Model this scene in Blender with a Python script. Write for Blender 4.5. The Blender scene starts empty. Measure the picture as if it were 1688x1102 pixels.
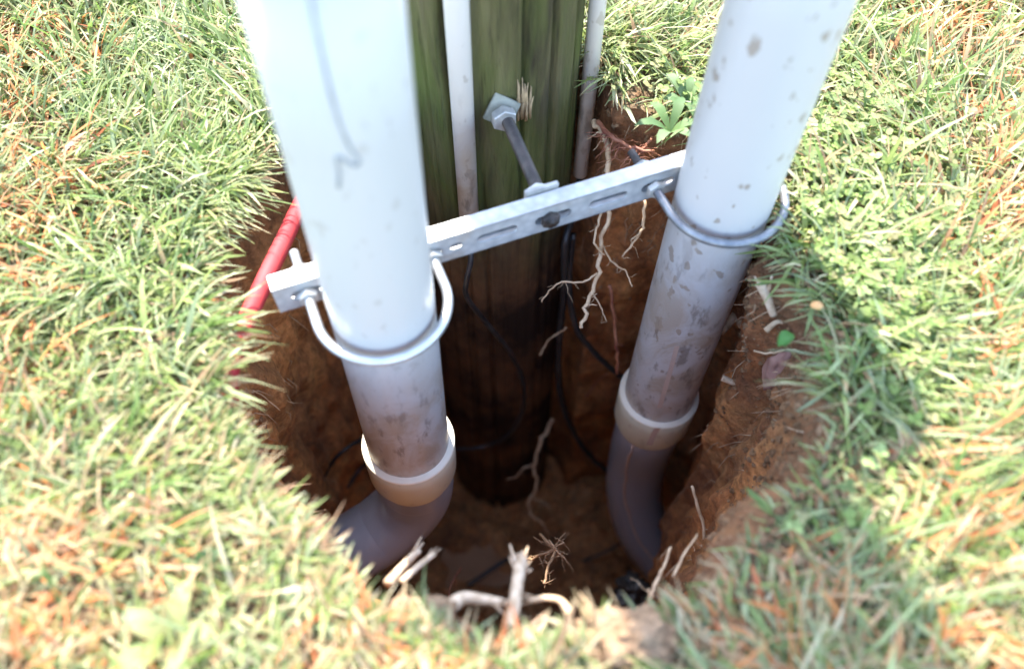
import bpy, bmesh, math, random
import numpy as np
from mathutils import Vector, Matrix, noise
random.seed(7); rng = np.random.default_rng(11)
sc = bpy.context.scene; COL = sc.collection

# ------------------------------------------------------------------ camera, world, sun, exposure
CAM_H, FPX = 0.76, 1350.0
_n = math.hypot(850, FPX); SN, CS = 850/_n, FPX/_n
cam = bpy.data.cameras.new('camera'); co = bpy.data.objects.new('camera', cam); COL.objects.link(co)
co.location = (0, 0, CAM_H); co.rotation_euler = (math.atan2(850, FPX), 0, 0)
cam.sensor_width = 36; cam.lens = 36*FPX/1688; cam.clip_start = .02; cam.clip_end = 2000
cam.dof.use_dof = True; cam.dof.focus_distance = 1.12; cam.dof.aperture_fstop = 1.6
sc.camera = co
SUN_AZ = math.atan2(-.325, .946)      # measured from +Y towards +X
SUN_EL = math.radians(57)
sdir = Vector((math.sin(SUN_AZ)*math.cos(SUN_EL), math.cos(SUN_AZ)*math.cos(SUN_EL), math.sin(SUN_EL)))
w = bpy.data.worlds.new('World'); sc.world = w; w.use_nodes = True
nt = w.node_tree; bg = nt.nodes['Background']
sky = nt.nodes.new('ShaderNodeTexSky'); sky.sky_type = 'NISHITA'; sky.sun_disc = False
sky.sun_elevation = SUN_EL; sky.sun_rotation = SUN_AZ
nt.links.new(sky.outputs[0], bg.inputs[0]); bg.inputs[1].default_value = .15
sl = bpy.data.lights.new('sun', 'SUN'); sl.energy = 2.3; sl.angle = math.radians(.8); sl.color = (1, .95, .87)
so = bpy.data.objects.new('sun', sl); COL.objects.link(so); so.rotation_euler = sdir.to_track_quat('Z', 'Y').to_euler()
vs = sc.view_settings; vs.view_transform = 'Standard'; vs.look = 'None'; vs.exposure = 3.0; vs.gamma = 1
vs.use_curve_mapping = False
cy = sc.cycles; cy.max_bounces = 10; cy.diffuse_bounces = 7; cy.glossy_bounces = 4; cy.use_denoising = True

# ------------------------------------------------------------------ helpers
def at(px, py, z):                  # a point of the photograph at axial distance z, in world metres
    rx, ry = (px-844)/FPX, (py-551)/FPX
    return Vector((rx*z, (SN-CS*ry)*z, CAM_H-(CS+SN*ry)*z))
def ath(px, py, wz):                # ... at world height wz
    d = at(px, py, 1)-Vector((0, 0, CAM_H)); return Vector((0, 0, CAM_H))+d*((wz-CAM_H)/d.z)
def aty(px, py, Y):
    d = at(px, py, 1)-Vector((0, 0, CAM_H)); return Vector((0, 0, CAM_H))+d*(Y/d.y)
def mesh_obj(name, verts, faces, mat, parent=None, smooth=True):
    me = bpy.data.meshes.new(name); me.from_pydata([tuple(v) for v in verts], [], faces)
    me.validate()
    if smooth: me.shade_smooth()
    me.materials.append(mat)
    o = bpy.data.objects.new(name, me); COL.objects.link(o)
    if parent: o.parent = parent; o.matrix_parent_inverse = Matrix.Translation(parent.location).inverted()
    return o
def bm_obj(name, bm, mat, parent=None, smooth=False):
    me = bpy.data.meshes.new(name); bm.normal_update(); bm.to_mesh(me); bm.free()
    if smooth: me.shade_smooth()
    me.materials.append(mat); o = bpy.data.objects.new(name, me); COL.objects.link(o)
    if parent: o.parent = parent; o.matrix_parent_inverse = Matrix.Translation(parent.location).inverted()
    return o
def tag(o, label=None, cat=None, group=None, kind=None):
    for k, v in (('label', label), ('category', cat), ('group', group), ('kind', kind)):
        if v: o[k] = v
    return o
def thing(name, loc, label, cat, group=None):
    o = bpy.data.objects.new(name, None); COL.objects.link(o); o.location = loc; o.empty_display_size = .05
    return tag(o, label, cat, group)
def catmull(P, n):
    P = [Vector(p) for p in P]; Q = [P[0]*2-P[1]]+P+[P[-1]*2-P[-2]]; out = []
    for i in range(1, len(Q)-2):
        for k in range(n):
            t = k/n; a, b, c, d = Q[i-1:i+3]
            out.append(.5*((2*b)+(c-a)*t+(2*a-5*b+4*c-d)*t*t+(3*b-a-3*c+d)*t**3))
    out.append(P[-1]); return out
def tube_data(P, R, seg=12, cap=True, V=None, F=None, flat=None):
    V = [] if V is None else V; F = [] if F is None else F
    n = len(P); R = [R]*n if not hasattr(R, '__len__') else R
    base = len(V); up = None
    for i in range(n):
        t = (P[min(i+1, n-1)]-P[max(i-1, 0)]).normalized()
        if up is None: up = t.orthogonal().normalized()
        up = (up-t*up.dot(t)).normalized(); b = t.cross(up)
        for k in range(seg):
            a = 2*math.pi*k/seg; V.append(P[i]+(up*math.cos(a)+b*math.sin(a)*(flat or 1))*R[i])
    for i in range(n-1):
        for k in range(seg):
            k2 = (k+1) % seg; F.append((base+i*seg+k, base+i*seg+k2, base+(i+1)*seg+k2, base+(i+1)*seg+k))
    if cap:
        F.append(tuple(base+k for k in reversed(range(seg)))); F.append(tuple(base+(n-1)*seg+k for k in range(seg)))
    return V, F
def tube(name, P, R, mat, parent=None, seg=16, cap=True):
    V, F = tube_data(P, R, seg, cap); return mesh_obj(name, V, F, mat, parent)
def resample(R, n): return list(np.interp(np.linspace(0, 1, n), np.linspace(0, 1, len(R)), R))

# ------------------------------------------------------------------ materials
class M:
    def __init__(s, name, rough=.6, metal=0, spec=.5):
        s.m = bpy.data.materials.new(name); s.m.use_nodes = True; s.t = s.m.node_tree
        s.b = s.t.nodes['Principled BSDF']; s.b.inputs['Roughness'].default_value = rough
        s.b.inputs['Metallic'].default_value = metal; s.b.inputs['Specular IOR Level'].default_value = spec
        s.co = s.t.nodes.new('ShaderNodeTexCoord').outputs['Object']
    def scale(s, v):
        m = s.t.nodes.new('ShaderNodeMapping'); m.inputs['Scale'].default_value = v
        s.t.links.new(s.co, m.inputs[0]); return m.outputs[0]
    def noise(s, sc_, det=5, rough=.55, vec=None, dist=0):
        n = s.t.nodes.new('ShaderNodeTexNoise'); n.inputs['Scale'].default_value = sc_; n.inputs['Detail'].default_value = det
        n.inputs['Roughness'].default_value = rough; n.inputs['Distortion'].default_value = dist
        s.t.links.new(vec or s.co, n.inputs['Vector']); return n.outputs['Fac']
    def ramp(s, fac, stops):
        r = s.t.nodes.new('ShaderNodeValToRGB'); e = r.color_ramp.elements
        while len(e) < len(stops): e.new(.5)
        for k, (p, c) in enumerate(stops):
            e[k].position = p; c = (c, c, c) if not hasattr(c, '__len__') else c; e[k].color = (*c, 1)
        s.t.links.new(fac, r.inputs[0]); return r.outputs[0]
    def mix(s, fac, a, b, mode='MIX'):
        n = s.t.nodes.new('ShaderNodeMix'); n.data_type = 'RGBA'; n.blend_type = mode
        for sock, v in ((n.inputs[0], fac), (n.inputs[6], a), (n.inputs[7], b)):
            if isinstance(v, bpy.types.NodeSocket): s.t.links.new(v, sock)
            elif hasattr(v, '__len__'): sock.default_value = (*v, 1)
            else: sock.default_value = v
        return n.outputs[2]
    def math(s, op, a, b=0.0, clamp=False):
        n = s.t.nodes.new('ShaderNodeMath'); n.operation = op; n.use_clamp = clamp
        for sock, v in ((n.inputs[0], a), (n.inputs[1], b)):
            if isinstance(v, bpy.types.NodeSocket): s.t.links.new(v, sock)
            else: sock.default_value = v
        return n.outputs[0]
    def z(s):
        n = s.t.nodes.new('ShaderNodeSeparateXYZ'); s.t.links.new(s.co, n.inputs[0]); return n.outputs[2]
    def col(s, c):
        if isinstance(c, bpy.types.NodeSocket): s.t.links.new(c, s.b.inputs['Base Color'])
        else: s.b.inputs['Base Color'].default_value = (*c, 1)
        return s
    def set(s, sock, v): s.t.links.new(v, s.b.inputs[sock]); return s
    def bump(s, h, strength=.5, dist=.002):
        n = s.t.nodes.new('ShaderNodeBump'); n.inputs['Strength'].default_value = strength; n.inputs['Distance'].default_value = dist
        s.t.links.new(h, n.inputs['Height']); s.t.links.new(n.outputs[0], s.b.inputs['Normal']); return s

def mat_soil(name, dark, mid, light, wet=0.0, sc_=9):
    m = M(name, .85-.35*wet, 0, .3+.3*wet)
    a = m.noise(sc_, 8, .65, dist=.6); b = m.noise(sc_*9, 6, .7)
    c = m.ramp(a, [(.30, dark), (.5, mid), (.72, light)])
    d = m.ramp(b, [(.35, .45), (.62, 1.25)])
    c = m.mix(.8, c, d, 'MULTIPLY')
    m.col(c)
    h = m.math('ADD', m.noise(sc_*5, 8, .7), m.math('MULTIPLY', m.noise(sc_*25, 4, .7), .35))
    m.bump(h, .9, .012)
    return m.m
SOIL_TOP = mat_soil('topsoil', (.05, .03, .018), (.12, .075, .045), (.22, .15, .10), sc_=14)
CLAY_BANK = mat_soil('crumbly_tan_clay', (.16, .085, .045), (.33, .20, .12), (.46, .31, .21), sc_=12)
CRUMB = mat_soil('orange_brown_crumbs', (.16, .08, .035), (.33, .18, .085), (.46, .30, .18), sc_=18)
CLOD = mat_soil('dry_clay_clod', (.30, .17, .09), (.52, .32, .18), (.62, .42, .27), sc_=22)
def mat_wall():
    m = M('orange_brown_clay', .8, 0, .35)
    a = m.noise(6, 8, .62, dist=.8); b = m.noise(70, 6, .7); v = m.noise(3.2, 3, .5, m.scale((3, 3, .6)))
    c = m.ramp(a, [(.28, (.20, .075, .03)), (.46, (.50, .195, .065)), (.60, (.64, .28, .09)), (.76, (.70, .38, .15))])
    c = m.mix(m.ramp(v, [(.42, 0), (.6, 1)]), c, m.mix(.45, c, (.14, .075, .042)))
    z = m.z()                                # topsoil band: darker humus near the grass
    c = m.mix(m.math('MULTIPLY', m.math('ADD', m.math('MULTIPLY', z, 6), 1.15, True), .6), c, (.13, .075, .045))
    c = m.mix(.75, c, m.ramp(b, [(.34, .4), (.64, 1.3)]), 'MULTIPLY'); m.col(c)
    m.bump(m.math('ADD', m.noise(40, 8, .7), m.math('MULTIPLY', m.noise(170, 4, .7), .3)), 1, .014); return m.m
WALL = mat_wall()
MUD = mat_soil('wet_brown_mud', (.20, .085, .035), (.54, .25, .09), (.66, .36, .16), wet=1, sc_=9)
def mat_water():
    m = M('muddy_water', .04, 0, .8); m.col(m.ramp(m.noise(14, 3), [(.3, (.36, .21, .12)), (.7, (.44, .27, .16))]))
    m.bump(m.noise(30, 3), .35, .004); return m.m
WATER = mat_water()
def mat_pvc(name, base, mud=(.30, .22, .14), mud_top=None, rough=.38, speck=.5, full=0):
    m = M(name, rough, 0, .5)
    n1 = m.noise(5, 4, .5); c = m.mix(n1, [x*.96 for x in base], [min(1, x*1.04) for x in base])
    sp = m.ramp(m.noise(58, 2, .5, m.scale((1, 1, .7))), [(.63, 0), (.67, 1)])
    c = m.mix(m.math('MULTIPLY', sp, speck), c, (.24, .18, .13))
    if mud_top is not None:                  # splashed mud that thickens down the pipe
        k = m.math('MULTIPLY', m.math('SUBTRACT', mud_top, m.z()), 5.0, True)
        n2 = m.noise(11, 7, .65, m.scale((1, 1, .8)), 1.2)
        q = m.math('MULTIPLY', m.ramp(n2, [(.43, 0), (.60, 1)]), k)
        c = m.mix(m.math('MULTIPLY', q, .75), c, mud)
        n3 = m.noise(60, 4, .6, m.scale((1, 1, .35)))
        c = m.mix(m.math('MULTIPLY', m.math('MULTIPLY', m.ramp(n3, [(.56, 0), (.66, 1)]), k), .6), c, (.12, .09, .07))
    if full: 
        n2 = m.noise(16, 6, .6, dist=1); c = m.mix(m.math('MULTIPLY', m.ramp(n2, [(.4, 0), (.7, 1)]), full), c, mud)
    m.col(c); m.bump(m.noise(180, 2), .08, .001); return m.m
PVC_A = mat_pvc('weathered_white_conduit', (.465, .442, .41), mud=(.33, .245, .165), mud_top=.03, speck=.25)
PVC_B = mat_pvc('speckled_white_conduit', (.465, .44, .415), mud=(.34, .26, .185), mud_top=.06, speck=.75)
PVC_T = mat_pvc('thin_white_conduit', (.58, .55, .52), mud=(.46, .36, .26), mud_top=.10, speck=.4)
ELB = mat_pvc('grey_elbow_plastic', (.26, .27, .31), mud=(.34, .27, .22), full=.10, rough=.32, speck=.1)
BELL = mat_pvc('bleached_bell_plastic', (.60, .56, .42), mud=(.42, .34, .22), full=.22, rough=.45, speck=.2)
LIP = mat_pvc('pale_bell_lip', (.78, .70, .56), full=.15, rough=.5, speck=0)
def mat_galv():
    m = M('galvanised_steel', .5, .35, .5)
    v = m.t.nodes.new('ShaderNodeTexVoronoi'); v.inputs['Scale'].default_value = 90; m.t.links.new(m.co, v.inputs['Vector'])
    c = m.mix(m.math('MULTIPLY', v.outputs['Distance'], 1.0, True), (.52, .52, .51), (.34, .345, .35))
    c = m.mix(m.math('MULTIPLY', m.ramp(m.noise(24, 5, .6), [(.50, 0), (.66, 1)]), .6), c, (.36, .29, .22)); m.col(c)
    m.bump(m.noise(120, 3), .12, .001); return m.m
GALV = mat_galv()
def simple(name, c1, c2, sc_=40, rough=.6, metal=0, spec=.5, bump=.2, bd=.001):
    m = M(name, rough, metal, spec); n = m.noise(sc_, 5); m.col(m.mix(m.ramp(n, [(.35, 0), (.65, 1)]), c1, c2)); m.bump(n, bump, bd); return m.m
PLATE = simple('lichen_spotted_plate', (.13, .13, .095), (.30, .30, .25), 35, .7, .1)
ROOT_H = simple('hair_root', (.20, .10, .05), (.50, .34, .20), 40, .8)
STEEL_D = simple('dark_threaded_steel', (.022, .018, .016), (.075, .055, .045), 60, .6, .1)
ZINC = simple('dull_zinc', (.34, .33, .31), (.52, .50, .46), 60, .5, .5)
UBOLT_D = simple('dull_dark_zinc_rod', (.16, .16, .17), (.30, .29, .28), 50, .42, .6)
UBOLT = simple('zinc_rod', (.50, .50, .50), (.62, .61, .60), 50, .3, .75)
RED = simple('faded_red_plastic', (.33, .022, .028), (.42, .055, .055), 18, .62, 0, .25)
BLACK = simple('black_cable_jacket', (.012, .012, .014), (.035, .032, .03), 40, .4)
ROOT = simple('pale_tan_root', (.42, .27, .15), (.66, .48, .30), 60, .7, bump=.5)
ROOT_D = simple('dull_brown_root', (.16, .09, .05), (.36, .22, .12), 60, .7, bump=.5)
ROOT_R = simple('reddish_root', (.20, .06, .035), (.40, .17, .09), 50, .6, bump=.5)
ROOT_W = simple('bleached_split_root', (.40, .26, .15), (.66, .50, .34), 90, .7, bump=.6)
STONE = simple('reddish_clay_stone', (.24, .12, .09), (.36, .20, .15), 30, .75, bump=.6, bd=.003)
TAR = simple('black_tar_lump', (.012, .011, .011), (.05, .045, .04), 60, .45, bump=1, bd=.004)
INK = simple('faded_marker_ink', (.20, .20, .20), (.34, .34, .34), 80, .6)
STREAK = simple('painted_reflection_streak', (.52, .38, .30), (.44, .34, .29), 30, .7)  # flat colour standing in for the sunlit orange wall's reflection
PETAL = simple('ochre_leaf', (.55, .25, .08), (.70, .38, .14), 60, .6)
def mat_pole():
    m = M('mossy_weathered_pole', .9, 0, .2)
    g = m.noise(9, 7, .6, m.scale((4, 4, .5)), .4); fine = m.noise(20, 6, .7, m.scale((6, 6, .45)), .3)
    c = m.ramp(g, [(.30, (.03, .022, .014)), (.5, (.10, .085, .04)), (.72, (.175, .15, .075))])
    moss = m.ramp(m.noise(4.5, 6, .6, m.scale((2.5, 2.5, .8)), .6), [(.38, 0), (.62, 1)])
    c = m.mix(m.math('MULTIPLY', moss, .75), c, (.080, .105, .020))
    c = m.mix(m.ramp(fine, [(.30, .6), (.44, 0)]), c, (.014, .011, .008))
    deep = m.math('MULTIPLY', m.math('SUBTRACT', -.12, m.z()), 4, True)      # creosote-black and clay-stained below grade
    st = m.mix(m.ramp(m.noise(5, 5, .6), [(.42, 0), (.62, 1)]), (.03, .017, .011), (.17, .085, .04))
    c = m.mix(deep, c, st); m.col(c)
    m.bump(m.math('ADD', g, fine), 1, .006); return m.m
POLE = mat_pole()
def mat_blade(name, rough=.42, tl=.45):
    m = M(name, rough, 0, .45); a = m.t.nodes.new('ShaderNodeAttribute'); a.attribute_name = 'Col'
    m.col(a.outputs['Color']); t = m.t.nodes.new('ShaderNodeBsdfTranslucent'); m.t.links.new(a.outputs['Color'], t.inputs[0])
    mx = m.t.nodes.new('ShaderNodeMixShader'); mx.inputs[0].default_value = tl
    m.t.links.new(m.b.outputs[0], mx.inputs[1]); m.t.links.new(t.outputs[0], mx.inputs[2])
    m.t.links.new(mx.outputs[0], m.t.nodes['Material Output'].inputs[0]); return m.m
BLADE = mat_blade('grass_blade'); LEAF = mat_blade('broad_leaf', .62, .4)
DEW = M('dew_water', .02, 0, 1.0); DEW.col((.9, .92, .95)); DEW.b.inputs['Transmission Weight'].default_value = 1; DEW.b.inputs['IOR'].default_value = 1.33; DEW = DEW.m

# ------------------------------------------------------------------ the excavated pit and the ground
C = Vector((.0, .50))
rim_px = [(432, 232), (398, 300), (356, 356), (330, 440), (318, 538), (340, 622), (374, 708), (428, 775), (465, 880), (525, 955), (605, 1010),
          (700, 1042), (800, 1062), (870, 1070), (960, 1062), (1040, 1048), (1125, 1025), (1205, 920), (1270, 850), (1365, 748),
          (1385, 645), (1362, 550), (1305, 460), (1302, 395), (1300, 300), (1180, 222), (1060, 185), (1015, 170)]
rim = [ath(x, y, 0).xy for x, y in rim_px]+[Vector((.137, .89)), Vector((.13, .93)), Vector((.08, .965)), Vector((-.03, .96)), Vector((-.14, .93)), Vector((-.24, .83))]
_pa = sorted((math.atan2(p.y-C.y, p.x-C.x), (p-C).length) for p in rim)
PA = np.array([a for a, r in _pa]); PR = np.array([r for a, r in _pa])
PA = np.concatenate([PA-2*np.pi, PA, PA+2*np.pi]); PR = np.tile(PR, 3)
def rimr(a):
    b = np.interp(a, PA, PR)
    return b+.006*np.sin(7*a+1)+.005*np.sin(13*a+2.2)+.004*np.sin(29*a)+.0025*np.sin(53*a+.4)
NA = 420
ang = np.linspace(-math.pi, math.pi, NA, endpoint=False); RR = rimr(ang)
FLOOR = -1.38
def ground_z(x, y, d):
    return .010*noise.noise(Vector((x*4, y*4, 3)))*min(1, d*8+.2)
def wall_pt(i, t):                  # t: 0 rim .. 1 floor
    a = ang[i]; r0 = RR[i]; z = FLOOR*t; ca, sa = math.cos(a), math.sin(a)
    d = -z
    right = max(0, math.cos(a+.45))**3      # crumbling bank on the right and near right
    r = r0 - right*(.010*min(1, d/.04)+.055*min(1, d/.75)) + max(0, math.cos(a-.65))**6*.11*max(0, d-.08)
    r -= .010*min(1, d/.03)
    r -= .05*max(0, t-.9)*10*(.3) 
    P = Vector((C.x+ca*r, C.y+sa*r, z)); q = P*5
    k = min(1, d/.05)
    n = noise.fractal(q, .9, 2.1, 5)*.030+noise.noise(P*17)*.012+abs(noise.noise(P*38))*.009
    n += .016*(abs(noise.noise(Vector((a*6, z*1.3, 7))))-.2)
    r += n*k
    return Vector((C.x+ca*r, C.y+sa*r, z+.006*noise.noise(P*30)*k+ground_z(P.x, P.y, 0)*(1-k)))
NT = 130; V = []; F = []
for j in range(NT+1):
    t = (j/NT)**1.25
    for i in range(NA): V.append(wall_pt(i, t))
for j in range(NT):
    for i in range(NA):
        i2 = (i+1) % NA; F.append((j*NA+i, (j+1)*NA+i, (j+1)*NA+i2, j*NA+i2))
foot = V[-NA:]; lip = V[:NA]
from mathutils.bvhtree import BVHTree
PIT = BVHTree.FromPolygons(V, F)
def hit(px, py, off=.004):          # where the soil wall stands, nudged out of it
    o = Vector((0, 0, CAM_H)); d = (at(px, py, 1)-o).normalized(); h = PIT.ray_cast(o, d)[0]
    return (h if h is not None else ath(px, py, 0))-d*off
tag(mesh_obj('pit_wall', V, F, WALL), kind='structure', label='orange brown clay wall of the hand dug hole')
PUD = aty(790, 905, .64); PUD.z = FLOOR
V = []; F = []; NF = 46
for j in range(NF):
    s = 1-j/NF
    for i in range(NA):
        f_ = foot[i]; x = C.x+(f_.x-C.x)*s; y = C.y+.05*(1-s)+(f_.y-C.y)*s
        z = f_.z*1.0 if j == 0 else FLOOR+.035*noise.fractal(Vector((x*7, y*7, 1)), .8, 2, 5)+.008*noise.noise(Vector((x*45, y*45, 2)))
        dp = math.hypot((x-PUD.x)/1.2, y-PUD.y); z -= .035*math.exp(-(dp/.06)**4) if j else 0
        V.append(Vector((x, y, z)))
V.append(Vector((C.x, C.y+.05, FLOOR))); ce = len(V)-1
for j in range(NF-1):
    for i in range(NA):
        i2 = (i+1) % NA; F.append((j*NA+i, (j+1)*NA+i, (j+1)*NA+i2, j*NA+i2))
for i in range(NA): F.append(((NF-1)*NA+i, ce, (NF-1)*NA+(i+1) % NA))
tag(mesh_obj('pit_floor', V, F, MUD), kind='structure', label='wet brown mud at the bottom of the hole')
V = [Vector((PUD.x, PUD.y, FLOOR-.012))]; F = []
for i in range(90):
    a = 2*math.pi*i/90; r = .088+.010*math.sin(3*a+1)+.007*math.sin(7*a)
    V.append(Vector((PUD.x+math.cos(a)*r*1.2, PUD.y+math.sin(a)*r, FLOOR-.012))); F.append((0, i+1, (i+1) % 90+1))
tag(mesh_obj('puddle', V, F, WATER), kind='structure', label='small muddy puddle on the pit floor')
# ground sheet from the rim to the horizon
V = list(lip); F = []; d = 0; rings = []
step = .008
while d < 900: d += step; step *= 1.13; rings.append(d)
for d in rings:
    for i in range(NA):
        a = ang[i]; k = min(1, d/1.5); r = (RR[i]-.0)*(1-k)+.45*k+d
        x, y = C.x+math.cos(a)*r, C.y+math.sin(a)*r
        z = ground_z(x, y, d)+.004*noise.noise(Vector((x*35, y*35, 0)))*(1 if d < 3 else 0)
        V.append(Vector((x, y, z)))
for j in range(len(rings)):
    for i in range(NA):
        i2 = (i+1) % NA; F.append((j*NA+i, j*NA+i2, (j+1)*NA+i2, (j+1)*NA+i))
def mat_ground():
    m = M('lawn_soil', .9, 0, .25); a = m.noise(14, 8, .65); b = m.noise(60, 6, .7)
    c = m.ramp(a, [(.3, (.06, .038, .02)), (.5, (.14, .09, .05)), (.72, (.26, .18, .11))])
    c = m.mix(.6, c, m.ramp(b, [(.35, .5), (.62, 1.2)]), 'MULTIPLY')
    g = m.ramp(m.noise(45, 6, .7), [(.35, (.05, .075, .02)), (.6, (.12, .15, .05)), (.75, (.22, .20, .09))])
    l = m.t.nodes.new('ShaderNodeVectorMath'); l.operation = 'LENGTH'; m.t.links.new(m.co, l.inputs[0])
    m.col(m.mix(m.math('MULTIPLY', m.math('SUBTRACT', l.outputs['Value'], 2.2), .6, True), c, g)); m.bump(m.math('ADD', a, b), 1, .01); return m.m
tag(mesh_obj('ground', V, F, mat_ground()), kind='structure', label='bare soil under the lawn')

# ------------------------------------------------------------------ grass
def G(px, py): return ath(px, py, .015).xy
ORANGE = [(G(25, 60), .09), (G(40, 160), .06), (G(15, 300), .10), (G(20, 450), .08), (G(10, 640), .07), (G(70, 940), .07), (G(30, 1080), .07), (G(130, 70), .05),
          (G(1560, 40), .09), (G(1670, 180), .07), (G(1660, 330), .075), (G(1640, 400), .06), (G(1660, 560), .05), (G(1570, 780), .05), (G(1640, 700), .04),
          (G(1560, 860), .045), (G(1320, 985), .05), (G(1380, 930), .04), (G(1270, 1060), .06), (G(1600, 1080), .07), (G(180, 1000), .07), (G(560, 1090), .05), (G(740, 1080), .06)]
BARE = [(G(1050, 1060), .035), (G(1340, 690), .03), (G(1270, 790), .03), (G(1200, 870), .03), (G(1060, 165), .05), (G(1290, 440), .02)]
GREEN = [((G(90, 60)), .3), (G(300, 250), .3), (G(1480, 620), .22), (G(1400, 700), .2), (G(1130, 180), .12)]
def make_grass(n, box, hole=None, wid=(.0010, .0022), ln=(.028, .085), seed=1, name='grass', label='', fringe=False):
    g = np.random.default_rng(seed)
    if fringe:
        a = g.uniform(-np.pi, np.pi, n); r = rimr(a)+np.abs(g.normal(0, .014, n))+.001
        x = C.x+np.cos(a)*r; y = C.y+np.sin(a)*r
    else:
        x = g.uniform(box[0], box[1], n); y = g.uniform(box[2], box[3], n)
    if hole is not None:
        k = ~((x > hole[0]) & (x < hole[1]) & (y > hole[2]) & (y < hole[3])); x, y = x[k], y[k]
    a = np.arctan2(y-C.y, x-C.x); rr = np.hypot(x-C.x, y-C.y); e = rr-rimr(a)
    keep = (e > .001) & (np.hypot(x+.03, y-.92) > .13)
    for c, rad in BARE:
        q = np.hypot(x-c.x, y-c.y)/rad; keep &= g.random(len(x)) > .93*np.exp(-q**4)
    if fringe:                                     # little overhang on the crumbling right bank and by the far rim
        keep &= g.random(len(x)) > .9*np.clip(np.cos(a+.3), 0, 1)**.8; keep &= g.random(len(x)) > .85*np.exp(-(np.hypot(x+.325, y-.45)/.05)**2)
    x, y, a, e = x[keep], y[keep], a[keep], e[keep]; n = len(x)
    # slow fields that make the lawn tufty
    fld = np.sin(x*23+2*np.sin(y*17))+np.sin(y*29+1.7*np.sin(x*19+1)); fld2 = np.sin(x*9+y*5)+np.sin(y*11-x*6+2)
    L = g.uniform(*ln, n)*(1+.22*fld*.5); L = np.where(g.random(n) < .04, L*1.6, L)
    W = g.uniform(*wid, n)*np.clip(np.exp(g.normal(0, .35, n)), .5, 1.7)
    th = g.uniform(0, 2*np.pi, n); comb = fld2*1.3+.6
    th = np.where(g.random(n) < .45, comb+g.normal(0, .5, n), th)
    near = np.exp(-np.clip(e, 0, 1)/.03); inward = a+np.pi
    th = np.where(g.random(n) < near*.75, inward+g.normal(0, .55, n), th)
    lean = g.uniform(.6, 1.5, n)+near*.15; L = L*np.where((near > .1) & (np.sin(a) < -.3), .62, 1)       # tilt from upright at the tip
    bare = np.clip(1-near, 0, 1)
    z0 = np.zeros(n)-.002
    flat_ = g.random(n) < .25; lean = np.where(flat_, 1.75, lean)
    dx, dy = np.cos(th), np.sin(th); sx, sy = -dy, dx
    tw = g.uniform(-.6, .6, n)
    S = [0, .36, .7, 1.0]; Wk = [1, .95, .7, .08]; P = []
    px_, pz = np.zeros(n), np.zeros(n); prev = 0
    for k, s in enumerate(S):
        if k:
            angk = lean*(.35+.9*s); dl = (s-prev)*L; px_ = px_+np.sin(angk)*dl; pz = pz+np.cos(angk)*dl; prev = s
        pz = np.maximum(pz, .002+.006*s)
        wv = W*Wk[k]; ex = sx*wv; ey = sy*wv; ez = np.sin(tw)*wv*.8
        P.append(np.stack([x+dx*px_-ex, y+dy*px_-ey, z0+pz-ez], 1)); P.append(np.stack([x+dx*px_+ex, y+dy*px_+ey, z0+pz+ez], 1))
    P = np.stack(P, 1).reshape(-1, 3)          # n*8
    base = (np.arange(n)*8)[:, None]
    tri = np.concatenate([base+np.array([[0, 1, 3]]), base+np.array([[0, 3, 2]]), base+np.array([[2, 3, 5]]), base+np.array([[2, 5, 4]]), base+np.array([[4, 5, 7]]), base+np.array([[4, 7, 6]])], 1).reshape(-1, 3)
    # colour
    greens = np.array([(.13, .20, .045), (.22, .27, .07), (.28, .33, .11), (.36, .40, .18), (.17, .22, .08), (.28, .32, .16)])
    straws = np.array([(.50, .42, .22), (.62, .54, .34), (.42, .30, .15), (.55, .38, .20), (.36, .22, .12)])
    c = greens[g.integers(0, 6, n)]*g.uniform(.75, 1.3, (n, 1))
    ps = .22+.10*fld2*.5+.10*near+.18*(y < .25)
    ps = ps+.05; 
    for q, rad in GREEN: ps = ps-.22*np.exp(-(np.hypot(x-q.x, y-q.y)/rad)**2)
    m = g.random(n) < np.clip(ps, .06, .75); c[m] = straws[g.integers(0, 5, n)][m]*g.uniform(.8, 1.15, (n, 1))[m]
    po = np.zeros(n)
    for q, rad in ORANGE: po = np.maximum(po, .62*np.exp(-(np.hypot(x-q.x, y-q.y)/(rad*.95))**3))
    po = po*(.6+.4*np.sin(x*61+3*np.sin(y*47)))
    m = g.random(n) < np.maximum(po, .002); oc = np.array([(.64, .25, .08), (.66, .32, .14), (.60, .19, .07), (.66, .40, .22)])
    c[m] = oc[g.integers(0, 4, n)][m]*g.uniform(.8, 1.1, (n, 1))[m]
    cv = np.ones((n, 8, 4)); cv[:, :, :3] = c[:, None, :]; tipd = m_straw_tip = g.random(n) < .3
    cv[tipd, 6:, :3] = (.45, .36, .18); pale = g.random(n) < .5; cv[pale, :2, :3] = cv[pale, :2, :3]*.6+np.array([.20, .20, .12])
    me = bpy.data.meshes.new(name); me.vertices.add(n*8); me.vertices.foreach_set('co', P.ravel().astype(np.float32))
    nt_ = len(tri); me.loops.add(nt_*3); me.loops.foreach_set('vertex_index', tri.ravel().astype(np.int32))
    me.polygons.add(nt_); me.polygons.foreach_set('loop_start', np.arange(0, nt_*3, 3, dtype=np.int32))
    me.update(calc_edges=True); me.shade_smooth()
    at_ = me.color_attributes.new('Col', 'FLOAT_COLOR', 'POINT'); at_.data.foreach_set('color', cv.ravel().astype(np.float32))
    me.materials.append(BLADE); o = bpy.data.objects.new(name, me); COL.objects.link(o); return tag(o, label, 'grass', kind='stuff')
make_grass(105000, (-1.15, 1.15, -.35, 1.55), seed=3, label='sunlit lawn grass with straw and orange painted blades around the hole')
make_grass(5200, None, seed=5, fringe=True, ln=(.03, .085), label='longer grass blades leaning over the rim of the hole')
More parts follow.
